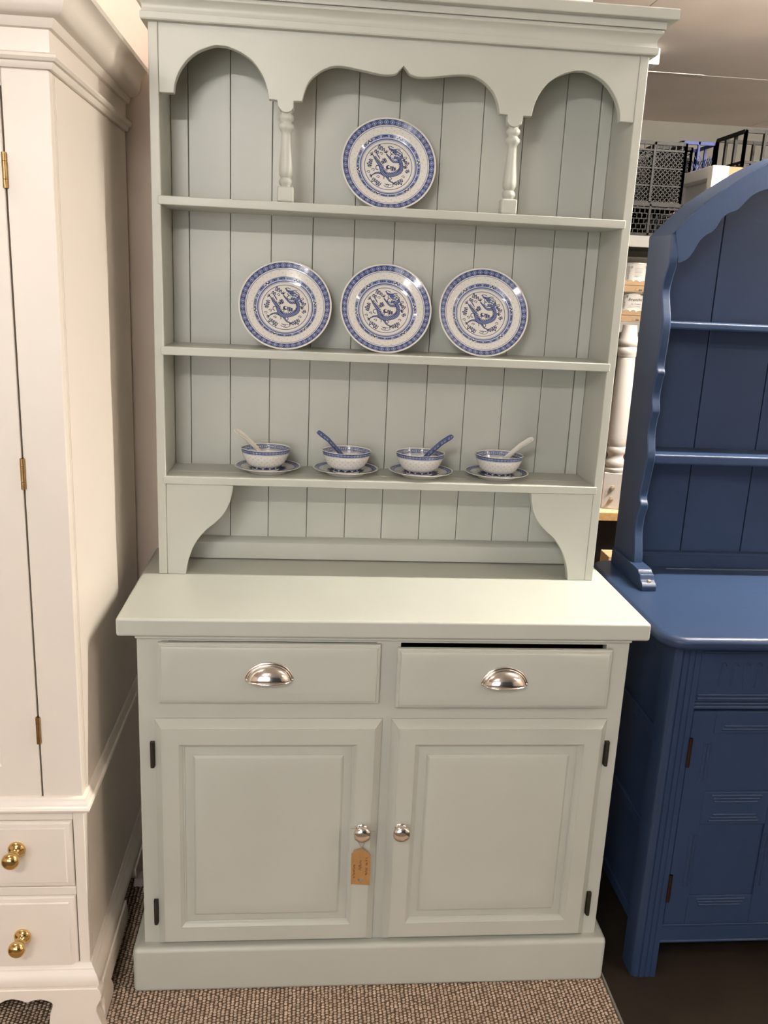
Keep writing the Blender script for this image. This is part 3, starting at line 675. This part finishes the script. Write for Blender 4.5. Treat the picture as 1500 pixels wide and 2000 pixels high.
def paint_bowl(V, side, idx):
    C = np.tile(Wh, (len(V), 1)); z = V[:, 2]; th = np.arctan2(V[:, 1], V[:, 0]); o = side == 0; n_ = side == 1
    def put(m_, c_): C[m_] = c_
    put(o & (z > .0415) & (z < .0492), Bm); put(o & (((z > .0415) & (z < .0424)) | (z > .0480) & (z < .0492)), Bd)
    ph = (th / (2 * PI) * 46) % 1 - .5; q = np.abs(ph) * 2.4 + np.abs((z - .0452) / .0022)
    put(o & (np.abs(q - 1) < .22), Bl); put(o & (q < .32), Wh * .9)
    put(o & (z > .0396) & (z < .0404), Bl)
    for j, zc in enumerate((.0190, .0245, .0300, .0350)):
        ph = (th / (2 * PI) * 24 + .5 * (j % 2)) % 1 - .5
        put(o & (((ph / .10) ** 2 + ((z - zc) / .0013) ** 2) < 1), Rg)
    put(o & (z > .0118) & (z < .0126), Bl)
    ph = np.abs((th / (2 * PI) * 12) % 1 - .5) * 2
    put(o & (z > .0035) & (z < .0040 + .0062 * (1 - ph)), Bd); put(o & (z > .0035) & (z < .0040 + .0062 * (1 - ph) - .0026), Bm)
    put(o & (z > .0035) & (z < .0045 + .0055 * ph) & (z > .0040 + .0055 * ph - .0008), Bd)
    put(n_ & (z > .0375) & (z < .0478), Bl * 1.35); put(n_ & (((z > .0375) & (z < .0384)) | ((z > .0466) & (z < .0478))), Bd)
    ph = (th / (2 * PI) * 22) % 1
    put(n_ & (z > .0400) & (z < .0452) & (ph > .14) & (ph < .82), Bd); put(n_ & (z > .0418) & (z < .0434) & (ph > .24) & (ph < .46), Wh); put(n_ & (z > .0418) & (z < .0434) & (ph > .54) & (ph < .74), Wh)
    put(n_ & (z > .0350) & (z < .0358), Bl)
    return C
bowl_me = painted_lathe('rice_bowl', bp_, 220, paint_bowl)
# spoons: a channelled handle curving out of a flat-bottomed oval bowl
def spoon_mesh(name, painted):
    n = 44; mU = 14
    L = np.linspace(0, 1, n)              # 0 bowl tip .. 1 handle tip
    cx = np.interp(L, [0, .05, .20, .40, .50, .60, .80, 1.0], [0, .004, .022, .044, .052, .064, .093, .122])
    cz = np.interp(L, [0, .05, .20, .40, .50, .60, .80, 1.0], [.011, .004, 0, .004, .014, .028, .052, .068])
    hw = np.interp(L, [0, .03, .10, .25, .40, .50, .60, .80, .93, .98, 1.0], [.002, .010, .018, .0215, .0165, .0098, .0082, .0088, .0098, .0075, .0015])
    dp = np.interp(L, [0, .05, .20, .40, .50, .60, 1.0], [.001, .010, .013, .010, .006, .0042, .0030])
    V = []; side = []
    for i in range(n):
        t = Vector((cx[min(i + 1, n - 1)] - cx[max(i - 1, 0)], 0, cz[min(i + 1, n - 1)] - cz[max(i - 1, 0)])).normalized(); nn = Vector((-t.z, 0, t.x))
        if i < n * .45: nn = Vector((0, 0, 1))
        c0 = Vector((cx[i], 0, cz[i]))
        prof = []
        for k in range(mU + 1):
            a = -1 + 2 * k / mU; prof.append((a * hw[i], dp[i] * (abs(a) ** 2.2), 0))
        for k in range(mU + 1):
            a = 1 - 2 * k / mU; prof.append((a * (hw[i] + .0002), dp[i] * (abs(a) ** 2.2) - .0024 * (1.02 - abs(a) ** 4 * .9), 1))
        for yy, zz, s_ in prof: V.append(c0 + Vector((0, yy, 0)) + nn * zz); side.append((s_, L[i], yy / max(hw[i], 1e-5)))
    m = 2 * (mU + 1); F = []
    for i in range(n - 1):
        for k in range(m): F.append((i * m + k, i * m + (k + 1) % m, (i + 1) * m + (k + 1) % m, (i + 1) * m + k))
    F.append(tuple(range(m))); F.append(tuple(reversed(range((n - 1) * m, n * m))))
    me = bpy.data.meshes.new(name); me.from_pydata([tuple(v) for v in V], [], F)
    bm = bmesh.new(); bm.from_mesh(me); bmesh.ops.recalc_face_normals(bm, faces=bm.faces[:]); bm.to_mesh(me); bm.free()
    for p in me.polygons: p.use_smooth = True
    if painted:
        ca = me.color_attributes.new('print', 'FLOAT_COLOR', 'POINT'); C = np.ones((len(V), 4)); C[:, :3] = Wh
        for i, (s_, l, a) in enumerate(side):
            if l > .40:
                C[i, :3] = Bm
                if abs(a) > .93: C[i, :3] = Bd
                elif (l * 26) % 1 < .42 and abs(a) < .5: C[i, :3] = Bl * 1.25
        ca.data.foreach_set('color', C.ravel().astype(np.float32)); me.materials.append(PORC)
    else: me.materials.append(PORCW)
    return me
sp_b = spoon_mesh('soup_spoon', True); sp_w = spoon_mesh('soup_spoon', False)
SETS = [(-.2625, -.2675, .334, 'white', -1, 'white spoon leaning towards the white wardrobe'),
        (-.0855, -.0840, .331, 'blue', -1, 'blue patterned spoon leaning towards the white wardrobe'),
        (.0885, .0850, .329, 'blue', 1, 'blue patterned spoon leaning towards the blue dresser'),
        (.2665, .2705, .333, 'white', 1, 'white spoon leaning towards the blue dresser')]
for sx, bx, sy, kind, sgn, txt in SETS:
    o = bpy.data.objects.new('saucer', saucer_me); COL.objects.link(o); o.location = (sx, sy, S3); o.rotation_euler.z = random.uniform(0, 6)
    tag(o, 'blue rimmed saucer under the bowl with ' + txt, 'saucer', 'saucers on the lowest shelf')
    o = bpy.data.objects.new('rice_bowl', bowl_me); COL.objects.link(o); o.location = (bx, sy, S3 + .0054); o.rotation_euler.z = random.uniform(0, 6)
    tag(o, 'blue and white rice bowl holding a ' + txt, 'bowl', 'rice bowls on the lowest shelf')
    o = bpy.data.objects.new('soup_spoon', sp_b if kind == 'blue' else sp_w); COL.objects.link(o)
    spin = (0 if sgn > 0 else PI) + (.10 if sgn < 0 else -.10)
    rot = Matrix.Rotation(spin, 4, 'Z') @ Matrix.Rotation(math.radians(-11), 4, 'Y') @ Matrix.Rotation(math.radians(24 * sgn), 4, 'X')
    o.matrix_world = Matrix.Translation((bx - sgn * .036, sy + .004, S3 + .0054 + .0105)) @ rot
    tag(o, ('blue patterned' if kind == 'blue' else 'plain white') + ' porcelain soup spoon leaning out of a bowl towards the ' + ('white wardrobe' if sgn < 0 else 'blue dresser'), 'spoon', 'soup spoons in the bowls')

# ================================================================== PRICE TAG
T = thing('price_tag', 'brown card price tag hanging from a cupboard knob by a string', 'tag', (-.0408, -.030, .315))
ty0, ty1 = -.0290, -.0281
heart = [(math.sin(t) ** 3 * .0058 - .0405 + .0003, .2815 + .0054 * (.8125 * math.cos(t) - .3125 * math.cos(2 * t) - .125 * math.cos(3 * t) - .0625 * math.cos(4 * t))) for t in np.linspace(0, 2 * PI, 25)[:-1]]
outl = [(-.0604, .2718), (-.0196, .2690), (-.0207, .3430), (-.0290, .3520), (-.0390, .3590), (-.0440, .3590), (-.0530, .3535), (-.0615, .3470)]
bm = bmesh.new()
ov = [bm.verts.new((x, ty0, z)) for x, z in outl]; hv = [bm.verts.new((x, ty0, z)) for x, z in heart]
ed = [bm.edges.new((l[i], l[(i + 1) % len(l)])) for l in (ov, hv) for i in range(len(l))]
bmesh.ops.triangle_fill(bm, edges=ed, use_beauty=True)
g = bmesh.ops.extrude_face_region(bm, geom=bm.faces[:])
for v in [e for e in g['geom'] if isinstance(e, bmesh.types.BMVert)]: v.co.y = ty1
bmesh.ops.recalc_face_normals(bm, faces=bm.faces[:])
me = bpy.data.meshes.new('card'); bm.to_mesh(me); bm.free(); me.materials.append(KRAFT)
cardo = bpy.data.objects.new('card', me); COL.objects.link(cardo); cardo.parent = T; cardo.location = -WORLD[T.name]; WORLD[cardo.name] = Vector((0, 0, 0))
def scribble(x, za, zb, amp, step):
    z = za; k = 0; pts = []
    while z > zb:
        if random.random() < .12 and len(pts) > 3:
            if len(pts) > 1: ink.tube(pts, .00042, 5)
            pts = []; z -= step * 1.4
        pts.append((x + random.uniform(-amp, amp) if k % 2 else x + amp * random.choice((-1, 1)), ty0 - .0002, z)); z -= step * random.uniform(.2, .9); k += 1
    if len(pts) > 1: ink.tube(pts, .00042, 5)
ink = MB()
scribble(-.0283, .3365, .318, .0022, .0017); scribble(-.0285, .312, .290, .0022, .0016); scribble(-.0416, .331, .320, .0022, .003); scribble(-.0421, .3195, .306, .0028, .0026); scribble(-.0545, .320, .287, .0018, .0017)
wr = ink.build('handwriting', INK, cardo)
st = MB()
st.tube([(-.0412, -.0294, .3545), (-.0405, -.0295, .361), (-.0465, -.029, .372), (-.0530, -.029, .388), (-.0500, -.029, .4045), (-.0408, -.029, .4105), (-.0310, -.029, .4035), (-.0285, -.029, .388), (-.0355, -.029, .371), (-.0400, -.0295, .361), (-.0408, -.0294, .3545)], .0006, 6)
st.tube([(-.0505, -.0285, .4025), (-.058, -.0255, .4055), (-.0655, -.0235, .4040)], .0005, 6).tube([(-.0305, -.0285, .3990), (-.020, -.025, .3975), (-.012, -.022, .3955)], .0005, 6)
st.build('string', STRING, T)

# ================================================================== BACK STORE: rack, crates, tins, table leg
RK = thing('storage_rack', 'grey steel storage rack standing behind the blue dresser', 'rack', (1.3, 1.8, 0))
for x in (.62, 2.30):
    for y in (1.50, 2.22): box('upright', (x, x + .045, y, y + .045, 0, 1.7255), STEEL, RK, 0.002)
for zt, hb in ((1.726, .042), (1.4265, .038)):
    box('beam', (.665, 2.30, 1.500, 1.530, zt - hb, zt), STEEL, RK, 0.003); box('beam', (.665, 2.30, 2.235, 2.265, zt - hb, zt), STEEL, RK, 0.003)
    box('shelf_deck', (.665, 2.30, 1.530, 2.235, zt - .018, zt - .002), STEEL, RK)
def crate(name, label, x0, x1, y0, y1, z0, z1, material, style, rz=0.0):
    cx, cy = (x0 + x1) / 2, (y0 + y1) / 2
    t = thing(name, label, 'crate', (cx, cy, z0))
    t2 = .006
    def face(p, q, nm):       # p,q bottom corners (x,y)
        p = Vector((*p, 0)); q = Vector((*q, 0)); d = q - p; Lx = d.length; Hh = z1 - z0
        P = lambda u, v: (p.x + d.x * u, p.y + d.y * u, z0 + v * Hh)
        rim = MB(); rim.bar(P(0, .985), P(1, .985), .010, .012).bar(P(0, .02), P(1, .02), .010, .010)
        if style in ('diamond', 'brick', 'mesh'): rim.bar(P(0, .87), P(1, .87), .006)
        nb = max(2, int(Lx / .11)) if style != 'open' else max(2, int(Lx / .06))
        for i in range(nb + 1): rim.bar(P(i / nb, 0), P(i / nb, 1), .010 if style != 'open' else .014, .008)
        if style in ('diamond', 'brick'):
            for k in range(int(Lx / .022)): rim.bar(P((k + .5) * .022 / Lx, .87), P((k + .5) * .022 / Lx, 1.0 if k % 2 else .97), .004)
        rim.build('rim_frame', material, t)
        lat = MB(); bt = .0028
        if style == 'diamond':
            rows = 3
            for rw in range(rows):
                v0 = .02 + .85 * rw / rows; v1 = .02 + .85 * (rw + 1) / rows
                lat.bar(P(0, v1), P(1, v1), .005)
                for b in range(nb):
                    ua, ub = b / nb, (b + 1) / nb; W_ = (ub - ua) * Lx; HH = (v1 - v0) * Hh; st_ = .0165
                    k = -HH
                    while k < W_:
                        s0, s1 = max(0, k), min(W_, k + HH)
                        if s1 - s0 > .004:
                            lat.bar(P(ua + s0 / Lx, v0 + (s0 - k) / Hh), P(ua + s1 / Lx, v0 + (s1 - k) / Hh), bt)
                            lat.bar(P(ua + s0 / Lx, v1 - (s0 - k) / Hh), P(ua + s1 / Lx, v1 - (s1 - k) / Hh), bt)
                        k += st_
        elif style == 'brick':
            rows = 5
            for rw in range(rows + 1): lat.bar(P(0, .02 + .85 * rw / rows), P(1, .02 + .85 * rw / rows), bt)
            k = 0
            while k * .018 < Lx:
                for rw in range(rows):
                    u = (k * .018 + (.009 if rw % 2 else 0)) / Lx
                    if u < 1: lat.bar(P(u, .02 + .85 * rw / rows), P(u, .02 + .85 * (rw + 1) / rows), bt)
                k += 1
        elif style == 'mesh':
            for k in range(1, int(Lx / .014)): lat.bar(P(k * .014 / Lx, 0), P(k * .014 / Lx, .87), bt)
            for k in range(1, int(Hh / .016)): lat.bar(P(0, k * .016 / Hh), P(1, k * .016 / Hh), bt)
        elif style == 'slant':
            k = -.6 * Hh
            while k < Lx:
                s0, s1 = max(0, k), min(Lx, k + .6 * Hh)
                if s1 > s0: lat.bar(P(s0 / Lx, .87 - .87 * (s0 - k) / (.6 * Hh)), P(s1 / Lx, .87 - .87 * (s1 - k) / (.6 * Hh)), bt)
                k += .021
            lat.bar(P(0, .45), P(1, .55), .004)
        else:
            lat.bar(P(0, .14), P(1, .14), .008)
            for i in range(nb): lat.bar(P((i + .5) / nb, .02), P((i + .5) / nb, .14), .006)
        lat.build('lattice', material, t)
    face((x0, y0), (x1, y0), 'front'); face((x0, y0), (x0, y1), 'left'); face((x1, y0), (x1, y1), 'right'); face((x0, y1), (x1, y1), 'back')
    box('base', (x0, x1, y0, y1, z0, z0 + .004), material, t)
    if style in ('diamond', 'brick'): box('added_backing', (x0 + .01, x1 - .01, y1 - .012, y1 - .006, z0 + .004, z0 + .86 * (z1 - z0)), material, t)  # added sheet, blocks the lit rear wall seen through the lattice
    if rz:
        t.rotation_euler.z = rz
crate('plastic_crate', 'low black plastic crate with brick lattice, under the diamond lattice crate', .66, 1.115, 1.505, 1.86, 1.7262, 1.8300, BLKPL, 'brick')
crate('plastic_crate', 'tall black plastic crate with diamond lattice, stacked on a low crate', .665, 1.108, 1.510, 1.855, 1.8302, 2.0330, BLKPL, 'diamond')
crate('plastic_crate', 'black wire mesh crate behind the white wooden drawer', 1.135, 1.290, 1.900, 2.04, 1.7262, 2.0850, BLKPL, 'mesh')
crate('plastic_crate', 'blue plastic crate with slanted bars standing behind white wooden drawer', 1.300, 1.435, 2.02, 2.20, 1.7262, 2.128, BLUPL, 'slant')
cb2 = MB().box(1.275, 1.80, 1.52, 1.90, 1.7262, 1.9705).build('cardboard_box', CARDB, None, 0.003)
tag(cb2, 'plain brown cardboard box on the rack beside the white wooden drawer', 'box')
crate('plastic_crate', 'open sided black plastic crate on top of the cardboard box', 1.322, 1.74, 1.525, 1.745, 1.971, 2.091, BLKPL, 'open')
# white drawer stood on its side: open face towards the dresser
wd = MB().box(1.209, 1.268, 1.500, 1.540, 1.7262, 1.969).box(1.209, 1.268, 1.815, 1.855, 1.7262, 1.969).box(1.209, 1.268, 1.540, 1.815, 1.929, 1.969).box(1.209, 1.268, 1.540, 1.815, 1.7262, 1.766).box(1.250, 1.268, 1.540, 1.815, 1.766, 1.929)
wo = wd.build('white_drawer', mat('white_paint_lit', (0.86, 0.84, 0.80), 0.4, var=0.02), None, 0.003)  # white lightened to stand in for light on the open face
tag(wo, 'white painted wooden drawer standing on its side on the rack', 'drawer')
# tins in cardboard trays
def tray(x0, x1, y0, y1, z0, label):
    t = thing('cardboard_tray', label, 'tray', ((x0 + x1) / 2, (y0 + y1) / 2, z0), 'cardboard tin trays')
    h = .041
    def wall(a, b):
        n = 48; a = Vector((*a, 0)); b = Vector((*b, 0)); L_ = (b - a).length; pts = []
        for i in range(n + 1):
            u = i / n; s_ = (u * L_ / .024) % 1; top = h - (.0065 if .30 < s_ < .62 else (.0020 if .22 < s_ < .70 else 0)); pts.append((u, top))
        d = (b - a).normalized(); nn = Vector((-d.y, d.x, 0)) * .0015
        vs = []; fs = []
        for sgn in (-1, 1):
            for u, top in pts:
                p = a + (b - a) * u + nn * sgn; vs += [(p.x, p.y, z0), (p.x, p.y, z0 + top)]
        m_ = 2 * (n + 1)
        for i in range(n):
            k = 2 * i; fs += [(k, k + 2, k + 3, k + 1), (m_ + k, m_ + k + 1, m_ + k + 3, m_ + k + 2), (k + 1, k + 3, m_ + k + 3, m_ + k + 1), (k, m_ + k, m_ + k + 2, k + 2)]
        fs += [(0, 1, m_ + 1, m_), (2 * n, m_ + 2 * n, m_ + 2 * n + 1, 2 * n + 1)]
        MB().add(vs, fs).build('tray_wall', CARDB, t, smooth=0)
    wall((x0, y0), (x1, y0)); wall((x1, y0), (x1, y1)); wall((x1, y1), (x0, y1)); wall((x0, y1), (x0, y0))
    box('tray_floor', (x0, x1, y0, y1, z0, z0 + .002), CARDB, t)
    # lip and finger hole in the front wall
    MB().box(x0, x1, y0 - .004, y0 - .001, z0 + .0235, z0 + .0305).build('tray_lip', CARDB, t)
    xm = 1.006
    MB().prism([(xm + .020 * math.cos(PI * k / 10), z0 + .004 + .0135 * math.sin(PI * k / 10)) for k in range(11)] , 'y', y0 - .003, y0 - .001).build('finger_flap', CARDB, t)
    MB().box(xm - .006, xm + .006, y0 - .0038, y0 - .0005, z0 + .0040, z0 + .0100).build('finger_hole', DARK, t)
def text_mesh(txt, size, shear=0.0):
    cu = bpy.data.curves.new('lettering', 'FONT'); cu.body = txt; cu.size = size; cu.extrude = 0.0; cu.shear = shear; cu.resolution_u = 3
    o = bpy.data.objects.new('lettering', cu); COL.objects.link(o)
    dg = bpy.context.evaluated_depsgraph_get(); me = bpy.data.meshes.new_from_object(o.evaluated_get(dg))
    bpy.data.objects.remove(o); bpy.data.curves.remove(cu); return me
def tin(x, y, z, r, h, label, written):
    t = thing('paint_tin', label, 'tin', (x, y, z), 'paint tins on the rack')
    MB().lathe([(.0001, 0), (r, 0), (r, .002), (r - .0008, .003), (r - .0008, h - .005), (r, h - .004), (r, h)], 40, (x, y, z)).build('label_wrap', TINM, t, smooth=40)
    MB().lathe([(.0001, h - .004), (r - .005, h - .004), (r - .004, h + .0015), (r + .0004, h + .002), (r + .0006, h - .0005), (r - .0005, h - .003)], 40, (x, y, z)).build('lid', TINRIM, t, smooth=40)
    rr = r + .0004
    C_ = lambda u, v: (x + rr * math.sin(u / rr), y - rr * math.cos(u / rr), z + v)
    pm = MB()
    def patch(u0, u1, v0, v1):
        n = 6; vs = []; fs = []
        for i in range(n + 1):
            u = u0 + (u1 - u0) * i / n; vs += [C_(u, v0), C_(u, v1)]
        for i in range(n): fs.append((2 * i, 2 * i + 2, 2 * i + 3, 2 * i + 1))
        pm.add(vs, fs)
    u1 = -.032 if written else -.032
    for k in range(12): patch(u1 - .006, u1 - .006 + random.uniform(.005, .0085), .042 + .0038 * k, .0434 + .0038 * k)
    for k in range(3): patch(u1 + .003 + .0008 * k, u1 + .011 - .0012 * k, h - .012 - .0028 * k, h - .0104 - .0028 * k)
    pm.build('small_print', GREYINK if not written else BLACKINK, t, smooth=0)
    if written:
        for body, size, u0, v0, mt in (('Frenchic', .0165, -.0200, .0685, BLACKINK), ('Al Fresco', .0115, -.0110, .0555, GREYINK)):
            me = text_mesh(body, size, .18)
            for v in me.vertices:
                q = C_(u0 + v.co.x, v0 + v.co.y + v.co.x * .02); v.co = Vector(q) - WORLD[t.name]
            me.materials.append(mt); o = bpy.data.objects.new('lettering', me); COL.objects.link(o); o.parent = t
        ln = MB(); pm = ln
        patch(-.016, .034, .0510, .0518); patch(-.020, .030, .0462, .0469)
        ln.build('underline', BLACKINK, t, smooth=0)
    else:
        pm = MB(); 
        for k in range(7): patch(-.014, .014 + random.uniform(-.004, .002), .050 + .0048 * k, .0509 + .0048 * k)
        for k in range(3): patch(.0255 + .0005 * k, .0325 - .0012 * k, h - .010 - .0028 * k, h - .0086 - .0028 * k)
        pm.build('small_print', GREYINK, t, smooth=0)
TY = 1.520
tray(.80, 1.17, TY, TY + .26, 1.4268, 'brown cardboard tray on the rack shelf holding the tin with handwriting')
tin(.990, TY + .062, 1.4300, .055, .0985, 'white paint tin with handwritten black lettering in the lower tray', True)
tray(.80, 1.17, TY, TY + .26, 1.5310, 'brown cardboard tray stacked on the paint tin, holding the upper tin')
tin(.9965, TY + .062, 1.5340, .0530, .0960, 'white paint tin with small grey print in the upper tray', False)
# lower bench shelf of pale timber
bs = thing('bench_shelf', 'pale timber bench shelf carrying the white turned table leg', 'shelf', (1.1, 1.45, 0))
box('bench_top', (.52, 1.90, 1.135, 1.495, .781, .809), TIMBER, bs, 0.0008)
box('shade_panel', (.52, 1.90, 1.487, 1.495, .01, .781), DARK, bs)  # added dark sheet, stands in for the shade under the bench
box('front_edging', (.52, 1.90, 1.1335, 1.1352, .7815, .8080), TIMEND, bs)
for x in (.535, 1.84): 
    box('bench_leg', (x, x + .045, 1.15, 1.195, 0, .781), TIMBER, bs); box('bench_leg', (x, x + .045, 1.44, 1.485, 0, .781), TIMBER, bs)
tl = thing('table_leg', 'white turned wooden table leg with zinc bolts standing on timber shelf', 'table leg', (.872, 1.215, .809))
lx, ly = .872, 1.215
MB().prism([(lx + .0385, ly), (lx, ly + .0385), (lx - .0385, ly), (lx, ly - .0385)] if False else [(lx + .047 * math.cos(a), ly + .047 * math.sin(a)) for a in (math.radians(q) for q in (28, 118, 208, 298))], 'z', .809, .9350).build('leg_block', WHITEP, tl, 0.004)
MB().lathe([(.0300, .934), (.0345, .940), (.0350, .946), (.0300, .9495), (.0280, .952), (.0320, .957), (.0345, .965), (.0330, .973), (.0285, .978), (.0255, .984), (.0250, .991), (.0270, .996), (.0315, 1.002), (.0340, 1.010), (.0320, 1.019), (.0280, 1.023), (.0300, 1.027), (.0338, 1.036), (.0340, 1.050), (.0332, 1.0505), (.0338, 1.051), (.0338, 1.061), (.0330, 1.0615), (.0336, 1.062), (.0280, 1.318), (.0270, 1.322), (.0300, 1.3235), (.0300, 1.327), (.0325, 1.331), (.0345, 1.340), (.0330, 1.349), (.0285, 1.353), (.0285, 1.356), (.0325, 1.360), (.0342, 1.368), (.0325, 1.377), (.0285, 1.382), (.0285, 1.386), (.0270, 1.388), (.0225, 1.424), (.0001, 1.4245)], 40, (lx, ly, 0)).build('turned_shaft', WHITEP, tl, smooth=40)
for z in (.845, .885):
    for (nx, ny, px) in ((math.cos(math.radians(253)), math.sin(math.radians(253)), 0), (math.cos(math.radians(163)), math.sin(math.radians(163)), 0)):
        b0 = Vector((lx + nx * .033, ly + ny * .033, z)); b1 = b0 + Vector((nx, ny, 0)) * .010; b2 = b0 + Vector((nx, ny, 0)) * .022
        MB().tube([b0, b1], .0085, 6).tube([b1, b2], .0042, 8).build('bolt', BOLT if nx > -.6 else DHINGE, tl, smooth=30)
tb = MB().box(.815, .905, 1.02, 1.10, 0.0, .69).build('timber_offcut', TIMBER, None, 0.002)
tag(tb, 'pale squared timber offcut standing on the floor behind the blue dresser', 'timber')
jb = MB().box(.955, 1.085, 1.80, 1.872, CEIL - .055, CEIL).build('ceiling_box', LAMPW, None, 0.003)
tag(jb, 'small white box fixed to the ceiling beyond the sage dresser', 'box')
